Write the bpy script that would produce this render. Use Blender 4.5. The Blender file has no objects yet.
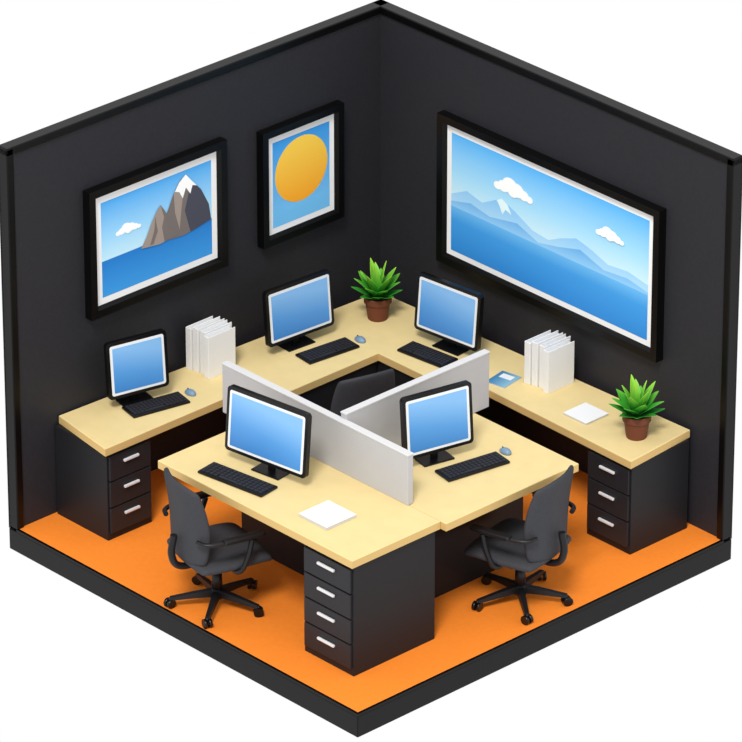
import bpy, bmesh, math, random
from mathutils import Vector, Matrix
random.seed(4)
scene = bpy.context.scene
scene.view_settings.view_transform = 'Standard'
scene.view_settings.look = 'None'

# ------------------------------------------------------------------ materials
def lin(c):
    c = c/255.0
    return c/12.92 if c <= 0.04045 else ((c+0.055)/1.055)**2.4
def rgb(r, g, b, k=1.0):
    return (min(lin(r)*k, 1), min(lin(g)*k, 1), min(lin(b)*k, 1), 1)
K = 0.78   # albedo scale for surfaces facing up
KV = 1.15  # albedo scale for upright surfaces
def mat(name, col, rough=0.5, spec=0.3, metal=0.0, noise=0.0, scale=20, k=K, emit=0.0):
    m = bpy.data.materials.new(name); m.use_nodes = True
    nt = m.node_tree; b = nt.nodes['Principled BSDF']
    c = rgb(*col, k)
    b.inputs['Base Color'].default_value = c
    b.inputs['Roughness'].default_value = rough
    b.inputs['Specular IOR Level'].default_value = spec
    b.inputs['Metallic'].default_value = metal
    if noise > 0:
        tc = nt.nodes.new('ShaderNodeTexCoord'); nz = nt.nodes.new('ShaderNodeTexNoise')
        nz.inputs['Scale'].default_value = scale; nz.inputs['Detail'].default_value = 4
        rp = nt.nodes.new('ShaderNodeValToRGB')
        rp.color_ramp.elements[0].position = 0.3; rp.color_ramp.elements[1].position = 0.7
        rp.color_ramp.elements[0].color = tuple(x*(1-noise) for x in c[:3])+(1,)
        rp.color_ramp.elements[1].color = tuple(min(1, x*(1+noise)) for x in c[:3])+(1,)
        nt.links.new(tc.outputs['Object'], nz.inputs['Vector'])
        nt.links.new(nz.outputs['Fac'], rp.inputs['Fac'])
        nt.links.new(rp.outputs['Color'], b.inputs['Base Color'])
    if emit > 0:
        b.inputs['Emission Color'].default_value = c
        b.inputs['Emission Strength'].default_value = emit
    return m
def gradmat(name, stops, rough=0.4, spec=0.2, emit=0.0, axis='Z', k=KV, diag=0.0):
    m = bpy.data.materials.new(name); m.use_nodes = True
    nt = m.node_tree; b = nt.nodes['Principled BSDF']
    tc = nt.nodes.new('ShaderNodeTexCoord'); sp = nt.nodes.new('ShaderNodeSeparateXYZ')
    rp = nt.nodes.new('ShaderNodeValToRGB')
    nt.links.new(tc.outputs['Generated'], sp.inputs[0])
    src = sp.outputs[axis]
    if diag:
        mm = nt.nodes.new('ShaderNodeMath'); mm.operation = 'MULTIPLY_ADD'
        nt.links.new(sp.outputs['X'], mm.inputs[0]); mm.inputs[1].default_value = diag
        nt.links.new(src, mm.inputs[2]); src = mm.outputs[0]
    nt.links.new(src, rp.inputs['Fac'])
    els = rp.color_ramp.elements
    els[0].position, els[0].color = stops[0][0], rgb(*stops[0][1], k)
    els[1].position, els[1].color = stops[-1][0], rgb(*stops[-1][1], k)
    for p, c in stops[1:-1]:
        e = els.new(p); e.color = rgb(*c, k)
    nt.links.new(rp.outputs['Color'], b.inputs['Base Color'])
    if emit:
        nt.links.new(rp.outputs['Color'], b.inputs['Emission Color'])
        b.inputs['Emission Strength'].default_value = emit
    b.inputs['Roughness'].default_value = rough
    b.inputs['Specular IOR Level'].default_value = spec
    return m

M_wall = mat('wall_paint_charcoal', (43, 43, 48), 0.55, 0.2, noise=0.10, scale=45, k=0.9)
M_cap = mat('trim_black_gloss', (6, 6, 7), 0.35, 0.2)
M_floor = mat('floor_orange', (255, 143, 50), 0.7, 0.08, noise=0.03, scale=30, k=0.86)
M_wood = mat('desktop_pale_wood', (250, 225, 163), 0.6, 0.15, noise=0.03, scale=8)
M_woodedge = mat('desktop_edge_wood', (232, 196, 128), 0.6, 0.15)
M_cab = mat('cabinet_black', (34, 34, 37), 0.45, 0.2)
M_drawer = mat('drawer_black', (42, 42, 46), 0.4, 0.22)
M_handle = mat('handle_silver', (235, 235, 238), 0.35, 0.5)
M_blk = mat('plastic_black', (14, 14, 17), 0.3, 0.35)
M_key = mat('keys_dark', (48, 48, 54), 0.5, 0.25)
M_bez = mat('bezel_white', (228, 231, 235), 0.4, 0.3, k=1.0)
M_screen = gradmat('screen_blue', [(0.0, (58, 130, 205)), (0.5, (90, 158, 226)), (1.2, (135, 190, 242))], 0.3, 0.3, 0.10, diag=0.25, k=0.85)
M_part = mat('partition_grey', (196, 196, 199), 0.7, 0.15, noise=0.015, scale=10, k=0.88)
M_partcap = mat('partition_cap', (232, 232, 234), 0.5, 0.2)
M_fab = mat('chair_fabric', (66, 67, 72), 0.7, 0.22, noise=0.08, scale=60)
M_chr = mat('chair_plastic', (28, 28, 31), 0.4, 0.3)
M_white = mat('paper_white', (250, 250, 250), 0.7, 0.1, k=0.85)
M_page = mat('paper_edge', (222, 224, 228), 0.8, 0.1)
M_pot = mat('pot_brown', (120, 68, 48), 0.6, 0.2)
M_soil = mat('soil', (60, 40, 30), 0.9, 0.1)
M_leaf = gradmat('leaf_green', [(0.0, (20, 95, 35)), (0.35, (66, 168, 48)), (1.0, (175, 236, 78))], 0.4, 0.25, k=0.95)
M_mouse = mat('mouse_grey', (130, 160, 190), 0.4, 0.4)
M_mag = gradmat('magazine_cover', [(0, (60, 130, 180)), (1, (150, 200, 225))], axis='X', k=0.8)
M_frame = mat('frame_black', (9, 9, 10), 0.35, 0.2)
M_mat = mat('mount_white', (235, 235, 235), 0.8, 0.1, k=1.1)

# ------------------------------------------------------------------ helpers
def link(ob, parent=None):
    bpy.context.collection.objects.link(ob)
    if parent: ob.parent = parent
    return ob
def empty(name, loc, rz=0.0):
    e = bpy.data.objects.new(name, None); e.empty_display_size = 0.1
    e.location = loc; e.rotation_euler = (0, 0, rz)
    return link(e)
def finish(bm, name, mats, parent=None, loc=(0,0,0), rot=(0,0,0), smooth=False):
    me = bpy.data.meshes.new(name); bm.normal_update(); bm.to_mesh(me); bm.free()
    for m in (mats if isinstance(mats, (list, tuple)) else [mats]): me.materials.append(m)
    if smooth:
        for p in me.polygons: p.use_smooth = True
    ob = bpy.data.objects.new(name, me); ob.location = loc; ob.rotation_euler = rot
    return link(ob, parent)
def box(name, size, loc, m, parent=None, rot=(0,0,0), bev=0.0, seg=2):
    bm = bmesh.new(); bmesh.ops.create_cube(bm, size=1)
    for v in bm.verts:
        v.co = Vector((v.co.x*size[0], v.co.y*size[1], v.co.z*size[2]))
    if bev: bmesh.ops.bevel(bm, geom=bm.edges[:], offset=bev, segments=seg, profile=0.5, affect='EDGES')
    return finish(bm, name, m, parent, loc, rot)
def cyl(name, r1, r2, h, loc, m, parent=None, rot=(0,0,0), seg=24, smooth=True):
    bm = bmesh.new()
    bmesh.ops.create_cone(bm, cap_ends=True, segments=seg, radius1=r1, radius2=r2, depth=h)
    ob = finish(bm, name, m, parent, loc, rot)
    if smooth:
        for p in ob.data.polygons:
            if len(p.vertices) == 4: p.use_smooth = True
    return ob
def prism(name, pts, z0, z1, mats, parent=None):
    """vertical extrusion of an xy outline with an eased top edge; material 0 top/bottom, 1 sides"""
    bm = bmesh.new()
    lo = [bm.verts.new((x, y, z0)) for x, y in pts]; hi = [bm.verts.new((x, y, z1)) for x, y in pts]
    bm.faces.new(lo[::-1]); bm.faces.new(hi)
    n = len(pts)
    for i in range(n):
        f = bm.faces.new((lo[i], lo[(i+1) % n], hi[(i+1) % n], hi[i])); f.material_index = 1 if len(mats) > 1 else 0
    bmesh.ops.recalc_face_normals(bm, faces=bm.faces[:])
    bm.edges.ensure_lookup_table()
    top = [e for e in bm.edges if all(abs(v.co.z-z1) < 1e-6 for v in e.verts)]
    bmesh.ops.bevel(bm, geom=top, offset=0.006, segments=2, profile=0.5, affect='EDGES')
    return finish(bm, name, mats, parent)
def rrect(w, h, r, n=6):
    pts = []
    for cx, cz, a0 in ((w/2-r, h/2-r, 0), (-w/2+r, h/2-r, 90), (-w/2+r, -h/2+r, 180), (w/2-r, -h/2+r, 270)):
        for i in range(n+1):
            a = math.radians(a0+90*i/n); pts.append((cx+r*math.cos(a), cz+r*math.sin(a)))
    return pts
def slabXZ(name, pts, y0, y1, m, parent, loc=(0,0,0), rot=(0,0,0)):
    """extrusion along y of an xz outline (front is y0, smaller)"""
    bm = bmesh.new()
    a = [bm.verts.new((x, y0, z)) for x, z in pts]; b = [bm.verts.new((x, y1, z)) for x, z in pts]
    bm.faces.new(a); bm.faces.new(b[::-1]); n = len(pts)
    for i in range(n): bm.faces.new((a[i], b[i], b[(i+1) % n], a[(i+1) % n]))
    bmesh.ops.recalc_face_normals(bm, faces=bm.faces[:])
    return finish(bm, name, m, parent, loc, rot)
def tube(name, pts, r, m, parent, res=3):
    cu = bpy.data.curves.new(name, 'CURVE'); cu.dimensions = '3D'; cu.bevel_depth = r; cu.bevel_resolution = res
    cu.use_fill_caps = True
    sp = cu.splines.new('BEZIER'); sp.bezier_points.add(len(pts)-1)
    for p, q in zip(sp.bezier_points, pts):
        p.co = q; p.handle_left_type = p.handle_right_type = 'AUTO'
    tmp = bpy.data.objects.new(name+'_c', cu); link(tmp)
    dg = bpy.context.evaluated_depsgraph_get()
    me = bpy.data.meshes.new_from_object(tmp.evaluated_get(dg))
    bpy.data.objects.remove(tmp); me.materials.clear(); me.materials.append(m)
    for p in me.polygons: p.use_smooth = True
    return link(bpy.data.objects.new(name, me), parent)

# ------------------------------------------------------------------ room shell
R, H, T, S = 3.45, 2.90, 0.08, 0.18
box('floor', (R-0.02, R-0.02, 0.02), ((R-0.02)/2, -(R-0.02)/2, -0.01), M_floor)
box('trim_1', (R+T, R+T, S-0.02), ((R-T)/2, -(R-T)/2, -0.02-(S-0.02)/2), M_cap, bev=0.006)
box('trim_2', (0.02, R, 0.02), (R-0.01, -R/2, -0.01), M_cap)
box('trim_3', (R-0.02, 0.02, 0.02), ((R-0.02)/2, -R+0.01, -0.01), M_cap)
box('wall_left', (T-0.02, R, H-0.02), (-(T-0.02)/2, -R/2+0.005, H/2-0.01), M_wall)
box('wall_right', (R-0.01, T-0.02, H-0.02), ((R-0.01)/2, (T-0.02)/2, H/2-0.01), M_wall)
def wcap(name, size, loc): box(name, size, loc, M_cap, bev=0.008)
wcap('trim_4', (T+0.018, R+T, 0.06), (-T/2+0.007, -R/2+T/2, H-0.025))
wcap('trim_5', (R+T, T+0.018, 0.06), (R/2-T/2, T/2-0.007, H-0.025))
wcap('trim_6', (T+0.018, 0.06, H+0.0), (-T/2+0.007, -R+0.03, H/2))
wcap('trim_7', (0.06, T+0.018, H+0.0), (R-0.03, T/2-0.007, H/2))
box('trim_8', (0.02, R+T, H+0.01), (-T+0.01, (T-R)/2, H/2-0.01), M_cap)
box('trim_9', (R+T, 0.02, H+0.01), ((R-T)/2, T-0.01, H/2-0.01), M_cap)

# ------------------------------------------------------------------ desks
def pedestal(parent, cx, cy, w, d, h, n, rz, z0=0.0):
    e = bpy.data.objects.new('pedestal', None); e.location = (cx, cy, z0); e.rotation_euler = (0, 0, rz); link(e, parent)
    box('carcass', (w, d, h), (0, 0.006, h/2), M_cab, e, bev=0.004)
    gap = 0.012; top = h-0.03; bot = 0.05
    dh = (top-bot)/n
    for i in range(n):
        zc = top-dh*(i+0.5)
        box('drawer_%d' % (i+1), (w-0.03, 0.02, dh-gap), (0, -d/2-0.002, zc), M_drawer, e, bev=0.004)
        box('handle_%d' % (i+1), (w*0.34, 0.020, 0.020), (0, -d/2-0.022, zc+dh*0.16), M_handle, e, bev=0.006)
    return e

ZT = 0.75; TH = 0.06
Ld = empty('corner_desk', (0, 0, 0))
prism('desktop', [(0.01, -3.05), (0.60, -3.14), (0.60, -1.75), (0.83, -1.75), (0.83, -0.80), (1.75, -0.80),
                  (1.75, -0.62), (3.18, -0.655), (3.13, -0.03), (0.13, -0.13)], ZT-TH, ZT, [M_wood, M_woodedge], Ld)
pedestal(Ld, 0.295, -2.895, 0.40, 0.54, ZT-TH, 3, math.radians(90))
pedestal(Ld, 2.945, -0.345, 0.42, 0.56, ZT-TH, 3, 0)
box('dark_fill_panel_1', (0.025, 0.93, ZT-TH), (0.795, -1.265, (ZT-TH)/2), M_cab, Ld)  # added dark sheets, make the shaded opening below the desktop read black
box('dark_fill_panel_2', (0.93, 0.025, ZT-TH), (1.26, -0.765, (ZT-TH)/2), M_cab, Ld)

ZF = 0.90; sh = 0.07
Fd = empty('desk', (0, 0, 0))
prism('desktop', [(1.18, -3.10-sh), (3.03+sh, -3.10-sh), (3.03+sh, -2.30-sh), (1.18, -2.30-sh)], ZF-TH, ZF, [M_wood, M_woodedge], Fd)
pedestal(Fd, 2.765+sh, -2.70-sh, 0.48, 0.74, ZF-TH, 4, 0)
box('modesty_panel', (1.42, 0.03, ZF-TH), (1.92, -2.36-sh, (ZF-TH)/2), M_cab, Fd)

Gd = empty('desk', (0, 0, 0))
prism('desktop', [(2.10, -2.366), (3.15, -2.366), (3.15, -1.13), (2.10, -1.13)], ZF-TH-0.002, ZF-0.002, [M_wood, M_woodedge], Gd)
box('modesty_panel', (0.03, 1.16, ZF-TH), (2.66, -1.76, (ZF-TH)/2-0.001), M_cab, Gd)
box('leg_panel', (0.50, 0.04, ZF-TH), (2.40, -1.19, (ZF-TH)/2-0.001), M_cab, Gd)

Pt = empty('desk_partition', (0, 0, 0))
def panel(n, x0, x1, y0, y1, z0, z1):
    box(n, (x1-x0, y1-y0, z1-z0), ((x0+x1)/2, (y0+y1)/2, (z0+z1)/2), M_part, Pt, bev=0.004)
    box(n+'_cap', (x1-x0+0.006, y1-y0+0.006, 0.014), ((x0+x1)/2, (y0+y1)/2, z1+0.005), M_partcap, Pt, bev=0.004)
panel('panel_long', 0.96, 2.80, -2.385, -2.335, ZF, 1.27)
panel('panel_cross', 2.10, 2.15, -2.34, -1.00, ZF, 1.315)

# ------------------------------------------------------------------ monitors
def monitor(x, y, z, w, h, ang):
    e = empty('computer_monitor', (x, y, z), math.radians(ang))
    zc = 0.085+h/2
    box('base', (0.24, 0.14, 0.012), (0, 0.045, 0.006), M_blk, e, bev=0.005)
    box('neck', (0.055, 0.022, 0.20), (0, 0.055, 0.105), M_blk, e, bev=0.006)
    t = math.radians(-5)
    slabXZ('housing', rrect(w, h, 0.028), -0.012, 0.026, M_blk, e, (0, 0.012, zc), (t, 0, 0))
    slabXZ('rear_shell', rrect(w*0.86, h*0.82, 0.04), 0.02, 0.045, M_blk, e, (0, 0.012, zc), (t, 0, 0))
    slabXZ('bezel', rrect(w-0.05, h-0.05, 0.016), -0.0145, -0.008, M_bez, e, (0, 0.012, zc), (t, 0, 0))
    slabXZ('screen', rrect(w-0.088, h-0.088, 0.006), -0.016, -0.010, M_screen, e, (0, 0.012, zc), (t, 0, 0))
    return e
monitor(0.25, -2.53, ZT, 0.47, 0.42, 77)
monitor(0.38, -1.13, ZT, 0.59, 0.42, 86)
monitor(1.13, -0.42, ZT, 0.58, 0.43, 6)
monitor(1.83, -2.77, ZF, 0.70, 0.47, 8)
monitor(2.49, -1.81, ZF, 0.54, 0.45, 77)

def keyboard(x, y, z, L, ang):
    e = empty('keyboard', (x, y, z), math.radians(ang))
    D = 0.175
    box('case', (L, D, 0.018), (0, 0, 0.010), M_blk, e, bev=0.006)
    bm = bmesh.new()
    nx, ny = 15, 5
    px = (L-0.03)/nx; py = (D-0.03)/ny
    for j in range(ny):
        i = 0
        while i < nx:
            wk = 5 if (j == 0 and i == 4) else 1
            cx = -L/2+0.015+px*(i+wk/2); cy = -D/2+0.015+py*(j+0.5)
            r = bmesh.ops.create_cube(bm, size=1)
            for v in r['verts']:
                k = 0.86 if v.co.z > 0 else 1.0
                v.co = Vector((cx+v.co.x*(px*wk-0.004)*k, cy+v.co.y*(py-0.004)*k, 0.022+v.co.z*0.009))
            i += wk
    finish(bm, 'keys', M_key, e)
keyboard(0.365, -2.47, ZT, 0.45, 78)
keyboard(0.575, -1.05, ZT, 0.44, 84)
keyboard(1.10, -0.58, ZT, 0.42, 6)
keyboard(1.765, -2.975, ZF, 0.56, 8)
keyboard(2.71, -1.70, ZF, 0.50, 80)

def mouse(x, y, z, ang):
    e = empty('computer_mouse', (x, y, z), math.radians(ang))
    bm = bmesh.new(); bmesh.ops.create_uvsphere(bm, u_segments=20, v_segments=12, radius=1)
    for v in bm.verts:
        v.co = Vector((v.co.x*0.034, v.co.y*0.055, max(v.co.z, 0)*0.032*(1-0.25*v.co.y)))
    finish(bm, 'shell', M_mouse, e, smooth=True)
    box('wheel', (0.006, 0.018, 0.008), (0, 0.030, 0.024), M_blk, e, bev=0.002)
mouse(0.385, -2.17, ZT, 80)
mouse(0.60, -0.76, ZT, 80)
mouse(2.70, -1.38, ZF, 80)

# ------------------------------------------------------------------ papers, binders
def pad(name, x, y, z, s, ang, t=0.022):
    e = empty(name, (x, y, z), math.radians(ang))
    box('sheets', (s, s*0.98, t), (0, 0, t/2), M_page, e, bev=0.002)
    box('cover', (s+0.004, s*0.98+0.004, 0.004), (0, 0, t+0.002), M_white, e, bev=0.0015)
pad('paper_pad', 2.55, -2.88, ZF, 0.27, 0)
pad('paper_pad', 2.49, -0.40, ZT, 0.22, 0, 0.014)
mg = empty('magazine', (1.73, -0.45, ZT), math.radians(10))
box('pages', (0.16, 0.20, 0.008), (0, 0, 0.004), M_page, mg)
box('cover', (0.162, 0.202, 0.002), (0, 0, 0.009), M_mag, mg)
box('cover_panel', (0.10, 0.06, 0.002), (0, 0.04, 0.010), M_bez, mg)

def binders(x, y, z):
    e = empty('binder_row', (x, y, z))
    n = 4; tk = 0.052; step = 0.062
    for i in range(n):
        cx = (i-(n-1)/2)*step; dy = 0.012*((i*7) % 3-1)
        hh = 0.325+0.008*((i*5) % 3)
        b = bpy.data.objects.new('binder_%d' % (i+1), None); b.location = (cx, dy, 0); link(b, e)
        box('cover_a', (0.006, 0.25, hh), (-tk/2+0.003, 0, hh/2), M_white, b, bev=0.002)
        box('cover_b', (0.006, 0.25, hh), (tk/2-0.003, 0, hh/2), M_white, b, bev=0.002)
        box('spine', (tk, 0.008, hh), (0, -0.124, hh/2), M_white, b, bev=0.003)
        box('pages', (tk-0.012, 0.235, hh-0.02), (0, -0.001, (hh-0.02)/2+0.004), M_page, b)
binders(0.20, -1.80, ZT)
binders(1.97, -0.23, ZT)

# ------------------------------------------------------------------ plants
def leaf_mesh(bm, L, Wd, az, elev, curl, z0):
    n = 8; rows = []
    ca, sa = math.cos(az), math.sin(az)
    r = 0.006; z = z0; ang = elev
    for i in range(n+1):
        t = i/n
        wd = Wd*math.sin(math.pi*(t**0.8*0.93+0.07))**0.8 if t < 1 else 0.0
        wd = max(wd, 0.0012)
        row = []
        for s, dz in ((-1, 0.22), (0, 0), (1, 0.22)):
            ox = r-dz*wd*0.5*math.sin(ang); oy = s*wd/2; oz = z+dz*wd*0.5*math.cos(ang)
            row.append(bm.verts.new((ox*ca-oy*sa, ox*sa+oy*ca, oz)))
        rows.append(row)
        r += math.cos(ang)*L/n; z += math.sin(ang)*L/n; ang -= curl/n
    for i in range(n):
        for j in range(2):
            bm.faces.new((rows[i][j], rows[i+1][j], rows[i+1][j+1], rows[i][j+1]))
def plant(x, y, z, s):
    e = empty('potted_plant', (x, y, z)); e.scale = (s, s, s)
    bm = bmesh.new()
    prof = [(0.0, 0.0), (0.066, 0.0), (0.070, 0.006), (0.086, 0.125), (0.096, 0.128), (0.098, 0.170), (0.092, 0.175), (0.084, 0.17), (0.082, 0.145), (0.0, 0.145)]
    seg = 32; rings = []
    for rr, zz in prof:
        if rr == 0: rings.append([bm.verts.new((0, 0, zz))])
        else: rings.append([bm.verts.new((rr*math.cos(2*math.pi*i/seg), rr*math.sin(2*math.pi*i/seg), zz)) for i in range(seg)])
    for a, b in zip(rings, rings[1:]):
        for i in range(seg):
            j = (i+1) % seg
            if len(a) == 1: bm.faces.new((a[0], b[i], b[j]))
            elif len(b) == 1: bm.faces.new((a[i], b[0], a[j])).material_index = 1
            else: bm.faces.new((a[i], b[i], b[j], a[j]))
    bmesh.ops.recalc_face_normals(bm, faces=bm.faces[:])
    finish(bm, 'pot', [M_pot, M_soil], e)
    bm = bmesh.new()
    for k, (n, L, Wd, el, cu) in enumerate(((8, 0.195, 0.082, 26, 0), (7, 0.225, 0.086, 44, 6), (5, 0.235, 0.080, 62, 4), (3, 0.25, 0.070, 80, 0))):
        for i in range(n):
            az = 2*math.pi*(i+0.5*(k % 2)+random.uniform(-.12, .12))/n
            leaf_mesh(bm, L*random.uniform(.92, 1.06), Wd, az, math.radians(el+random.uniform(-5, 5)), math.radians(cu), 0.148+0.012*k)
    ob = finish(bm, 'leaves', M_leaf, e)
    md = ob.modifiers.new('thick', 'SOLIDIFY'); md.thickness = 0.003
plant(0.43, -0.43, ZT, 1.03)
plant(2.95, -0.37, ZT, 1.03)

# ------------------------------------------------------------------ chairs
def chair(x, y, head, star=20, sc=1.07):
    """head = direction the sitter faces, degrees from +Y towards +X"""
    e = empty('office_chair', (x, y, 0), math.radians(-head)); e.scale = (sc, sc, 1.0)
    cyl('hub', 0.045, 0.038, 0.07, (0, 0, 0.095), M_chr, e)
    for i in range(5):
        a = math.radians(90+72*i+star)
        L = 0.30
        bm = bmesh.new()
        rows = []
        for t, w, z0, z1 in ((0.03, 0.056, 0.075, 0.125), (0.5, 0.046, 0.070, 0.105), (1.0, 0.036, 0.058, 0.080)):
            rows.append([bm.verts.new((t*L, s*w/2, zz)) for s, zz in ((-1, z0), (1, z0), (0.7, z1), (-0.7, z1))])
        for p, q in zip(rows, rows[1:]):
            for k in range(4): bm.faces.new((p[k], p[(k+1) % 4], q[(k+1) % 4], q[k]))
        bm.faces.new(rows[0]); bm.faces.new(rows[-1][::-1])
        bmesh.ops.recalc_face_normals(bm, faces=bm.faces[:])
        finish(bm, 'star_leg_%d' % (i+1), M_chr, e, rot=(0, 0, a))
        cx, cy = L*math.cos(a), L*math.sin(a)
        cyl('caster_stem_%d' % (i+1), 0.008, 0.008, 0.03, (cx, cy, 0.058), M_chr, e, seg=10)
        for s in (-1, 1):
            o = a+math.radians(90)
            cyl('caster_%d_%s' % (i+1, 'a' if s < 0 else 'b'), 0.032, 0.032, 0.020,
                (cx+s*0.016*math.cos(o+0.6), cy+s*0.016*math.sin(o+0.6), 0.032), M_blk, e, rot=(0, math.radians(90), o+0.6), seg=20)
    cyl('gas_sleeve', 0.036, 0.032, 0.14, (0, 0, 0.19), M_chr, e)
    cyl('gas_lift', 0.020, 0.020, 0.14, (0, 0, 0.31), M_chr, e)
    box('mechanism', (0.18, 0.24, 0.045), (0, -0.01, 0.372), M_chr, e, bev=0.012)
    bm = bmesh.new(); N = 12
    def seat_pt(u, v, top):
        x = u*math.sqrt(1-0.32*v*v/2)*0.28; y = v*math.sqrt(1-0.32*u*u/2)*0.27
        ed = max(abs(u), abs(v))
        z = (0.475-0.03*ed**5-0.012*(1-u*u)*(1-v*v)) if top else (0.392+0.01*ed**4)
        if v > 0.5: z -= 0.02*((v-0.5)/0.5)**2
        return (x, y+0.02, z)
    gt = [[bm.verts.new(seat_pt(-1+2*i/N, -1+2*j/N, True)) for j in range(N+1)] for i in range(N+1)]
    gb = [[bm.verts.new(seat_pt(-1+2*i/N, -1+2*j/N, False)) for j in range(N+1)] for i in range(N+1)]
    def skin(gt, gb, N, Mn):
        for i in range(N):
            for j in range(Mn):
                bm.faces.new((gt[i][j], gt[i+1][j], gt[i+1][j+1], gt[i][j+1]))
                bm.faces.new((gb[i][j], gb[i][j+1], gb[i+1][j+1], gb[i+1][j]))
        for i in range(N):
            bm.faces.new((gt[i][0], gb[i][0], gb[i+1][0], gt[i+1][0])); bm.faces.new((gt[i][Mn], gt[i+1][Mn], gb[i+1][Mn], gb[i][Mn]))
        for j in range(Mn):
            bm.faces.new((gt[0][j], gt[0][j+1], gb[0][j+1], gb[0][j])); bm.faces.new((gt[N][j], gb[N][j], gb[N][j+1], gt[N][j+1]))
        bmesh.ops.recalc_face_normals(bm, faces=bm.faces[:])
    skin(gt, gb, N, N)
    s = finish(bm, 'seat', M_fab, e, smooth=True)
    md = s.modifiers.new('sub', 'SUBSURF'); md.levels = md.render_levels = 1
    bm = bmesh.new(); Mn = 14
    def back_pt(u, v, front):
        vv = 2*v-1
        x = u*math.sqrt(1-0.40*vv*vv/2)*(0.240+0.015*math.sin(math.pi*v))
        z = 0.45+0.285+vv*math.sqrt(1-0.34*u*u/2)*0.31
        y = -0.245-0.05*v**2+0.055*u*u+0.02*math.sin(math.pi*v*1.0)
        ed = max(abs(u), abs(vv)); th = 0.06*(1-0.45*ed**5)
        return (x, y+(th/2 if front else -th/2), z)
    gf = [[bm.verts.new(back_pt(-1+2*i/N, j/Mn, True)) for j in range(Mn+1)] for i in range(N+1)]
    gk = [[bm.verts.new(back_pt(-1+2*i/N, j/Mn, False)) for j in range(Mn+1)] for i in range(N+1)]
    skin(gf, gk, N, Mn)
    s = finish(bm, 'backrest', M_fab, e, smooth=True)
    md = s.modifiers.new('sub', 'SUBSURF'); md.levels = md.render_levels = 1
    tube('back_support', [(0, -0.08, 0.37), (0, -0.27, 0.38), (0, -0.315, 0.46), (0, -0.30, 0.62)], 0.024, M_chr, e)
    for s_, nm in ((-1, 'left'), (1, 'right')):
        tube('arm_post_'+nm, [(s_*0.18, 0.0, 0.388), (s_*0.290, 0.01, 0.40), (s_*0.318, 0.05, 0.50), (s_*0.312, 0.09, 0.635)], 0.018, M_chr, e)
        tube('arm_rear_'+nm, [(s_*0.312, 0.06, 0.65), (s_*0.308, -0.10, 0.655), (s_*0.27, -0.22, 0.655), (s_*0.21, -0.245, 0.655)], 0.016, M_chr, e)
        box('arm_pad_'+nm, (0.058, 0.29, 0.034), (s_*0.312, 0.03, 0.665), M_chr, e, bev=0.013, seg=3)
    return e
chair(1.73, -3.14, 14, 14)
chair(3.09, -1.61, -104, -14)
chair(1.16, -1.38, -75, 20, 1.0)

# ------------------------------------------------------------------ framed pictures
def picture(w, h, loc, rz, fb, mb, D=0.07):
    e = empty('framed_picture', loc, rz)
    for nm, ang, a, b in (('frame_top', 0, w, h), ('frame_bottom', 180, w, h), ('frame_left', 90, h, w), ('frame_right', 270, h, w)):
        bm = bmesh.new()
        o = b/2
        prof = [(0, 0), (0, -D), (fb*0.75, -D), (fb, -D*0.55), (fb, 0)]
        L = [bm.verts.new((-a/2+q, y, o-q)) for q, y in prof]; Rr = [bm.verts.new((a/2-q, y, o-q)) for q, y in prof]
        n = len(prof)
        for i in range(n): bm.faces.new((L[i], Rr[i], Rr[(i+1) % n], L[(i+1) % n]))
        bm.faces.new(L[::-1]); bm.faces.new(Rr)
        bmesh.ops.recalc_face_normals(bm, faces=bm.faces[:])
        finish(bm, nm, M_frame, e, rot=(0, -math.radians(ang), 0))
    box('mount_board', (w-2*fb+0.01, 0.02, h-2*fb+0.01), (0, -0.028, 0), M_mat, e)
    aw, ah = w-2*fb-2*mb, h-2*fb-2*mb
    layer = [0]
    def poly(name, pts, m):
        layer[0] += 1
        y = -0.0385-0.0006*layer[0]
        q = [((u-0.5)*aw, (v-0.5)*ah) for u, v in pts]
        slabXZ(name, q, y, y+0.0005, m, e)
    def disc(cx, cy, r, n=40):   # r in metres
        return [(cx+r*math.cos(2*math.pi*i/n)/aw, cy+r*math.sin(2*math.pi*i/n)/ah) for i in range(n)]
    return e, poly, disc, aw, ah
A_sky = gradmat('art_sky', [(0.35, (190, 226, 248)), (0.6, (150, 205, 242)), (1.0, (72, 160, 228))])
A_sky2 = gradmat('art_sky_light', [(0.3, (222, 240, 252)), (0.65, (160, 212, 246)), (1.0, (84, 172, 235))])
A_sea = gradmat('art_sea', [(0.0, (58, 148, 218)), (1.0, (36, 118, 196))])
A_sea2 = gradmat('art_sea_wide', [(0.0, (45, 130, 206)), (0.7, (62, 148, 218)), (1.0, (100, 176, 230))])
A_cloud = mat('art_cloud', (248, 251, 255), 0.8, 0.1, k=1.05)
A_r1 = mat('art_rock_light', (150, 138, 130), 0.8, 0.1, k=KV)
A_r2 = mat('art_rock_mid', (112, 105, 103), 0.8, 0.1, k=KV)
A_r3 = mat('art_rock_dark', (70, 72, 84), 0.8, 0.1, k=KV)
A_sun = gradmat('art_sun', [(0.0, (252, 160, 38)), (1.0, (255, 202, 78))])
A_m1 = gradmat('art_range_far', [(0.0, (176, 216, 244)), (1.0, (122, 186, 234))])
A_m2 = gradmat('art_range_near', [(0.0, (150, 202, 238)), (1.0, (98, 168, 226))])
A_hill = mat('art_wave', (110, 184, 232), 0.8, 0.1, k=KV)
A_ice = mat('art_snow_patch', (215, 235, 250), 0.8, 0.1, k=KV)
SQ = [(0, 0), (1, 0), (1, 1), (0, 1)]
AW = [1, 1]
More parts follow.
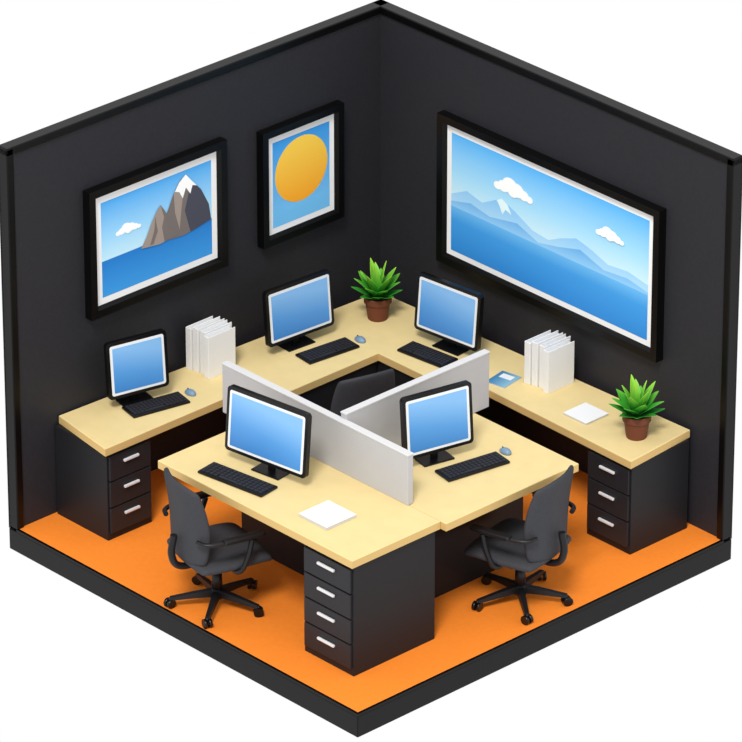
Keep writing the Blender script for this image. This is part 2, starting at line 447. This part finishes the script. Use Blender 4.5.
def cloud(poly, disc, cx, cy, s, tag):
    for i, (dx, dy, r) in enumerate(((-1.9, -.15, .45), (-1.2, .05, .65), (-.4, .45, .9), (.5, .25, .8), (1.3, 0, .6), (2.0, -.2, .4), (0, -.15, .6))):
        pts = disc(0, 0, r*s)
        pts = [(cx+dx*s/AW[0]+u, cy+dy*s*0.8/AW[1]+v*0.8) for u, v in pts]
        poly('cloud_%s_%d' % (tag, i+1), pts, A_cloud)
# mountain by the sea: a lower rocky peak in front of the tall snow-tipped one
e, poly, disc, aw, ah = picture(1.26, 0.97, (0.0, -2.15, 1.89), math.radians(90), 0.075, 0.05); AW[:] = [aw, ah]
poly('sky', SQ, A_sky); poly('sea', [(0, 0), (1, 0), (1, .38), (0, .38)], A_sea)
cloud(poly, disc, 0.24, 0.62, 0.048, 'a')
poly('mountain', [(.48, .35), (.54, .52), (.60, .66), (.65, .80), (.70, .90), (.76, .96), (.82, .86), (.90, .74), (.97, .55), (.99, .38), (.74, .32)], A_r2)
poly('mountain_shade', [(.76, .96), (.82, .86), (.90, .74), (.97, .55), (.99, .38), (.80, .33), (.75, .58), (.79, .76)], A_r3)
poly('mountain_ridge', [(.70, .90), (.76, .96), (.72, .62), (.70, .40), (.66, .60), (.65, .80)], A_r1)
poly('small_peak', [(.35, .36), (.40, .46), (.45, .60), (.50, .70), (.53, .74), (.57, .66), (.62, .52), (.68, .36), (.52, .33)], A_r1)
poly('small_peak_shade', [(.53, .74), (.57, .66), (.62, .52), (.68, .36), (.56, .34), (.54, .50), (.56, .60)], A_r2)
poly('small_peak_crease', [(.48, .64), (.47, .50), (.43, .36), (.46, .36), (.50, .48)], A_r2)
poly('snow_cap', [(.66, .82), (.70, .90), (.76, .96), (.82, .86), (.86, .80), (.82, .82), (.80, .74), (.76, .82), (.73, .72), (.70, .80)], A_cloud)
# sun
e, poly, disc, aw, ah = picture(0.77, 0.89, (0.0, -0.80, 1.86), math.radians(90), 0.07, 0.045); AW[:] = [aw, ah]
poly('sky', SQ, gradmat('art_sky_deep', [(0, (120, 192, 238)), (1, (56, 146, 218))]))
poly('wave', [(0, 0), (1, 0), (1, .20), (.8, .15), (.55, .22), (.3, .15), (0, .24)], A_hill)
poly('sun', disc(.5, .58, .25), A_sun)
# wide seascape
e, poly, disc, aw, ah = picture(2.18, 1.15, (1.74, 0.0, 1.74), 0, 0.075, 0.045); AW[:] = [aw, ah]
poly('sky', SQ, A_sky2)
poly('range_far', [(0, .36), (0, .48), (.08, .56), (.16, .52), (.26, .63), (.33, .57), (.42, .48), (.5, .46), (.56, .52), (.64, .58), (.72, .54), (.8, .48), (.9, .50), (1, .46), (1, .36)], A_m1)
poly('snow_patch', [(.26, .63), (.29, .60), (.31, .53), (.28, .55), (.265, .50), (.25, .56), (.235, .60)], A_ice)
poly('range_near', [(0, .34), (0, .42), (.1, .47), (.2, .43), (.34, .48), (.45, .40), (.55, .44), (.66, .50), (.78, .42), (.9, .44), (1, .40), (1, .34)], A_m2)
poly('sea', [(0, 0), (1, 0), (1, .38), (0, .38)], A_sea2)
cloud(poly, disc, 0.32, 0.74, 0.082, 'a')
cloud(poly, disc, 0.81, 0.73, 0.058, 'b')

# ------------------------------------------------------------------ light
w = bpy.data.worlds.new('World'); scene.world = w; w.use_nodes = True
w.node_tree.nodes['Background'].inputs[0].default_value = (1, 1, 1, 1)
w.node_tree.nodes['Background'].inputs[1].default_value = 1.0
sd = bpy.data.lights.new('sun_light', 'SUN'); sd.energy = 2.3; sd.angle = math.radians(14); sd.color = (1, 0.98, 0.95)
so = bpy.data.objects.new('sun_light', sd); link(so)
so.rotation_euler = Vector((-0.42, 0.60, -0.95)).to_track_quat('-Z', 'Y').to_euler()
so.location = (3, -4, 6)

# ------------------------------------------------------------------ camera
cd = bpy.data.cameras.new('camera'); cam = bpy.data.objects.new('camera', cd); link(cam)
cam.location = (29.44739, -27.73194, 20.89996)
yaw, pit = 2.38784, 0.47666
cam.rotation_euler = (math.pi/2-pit, 0, yaw-math.pi/2)
cd.sensor_width = 36; cd.lens = 36*6291.28/742
cd.clip_end = 200
scene.camera = cam
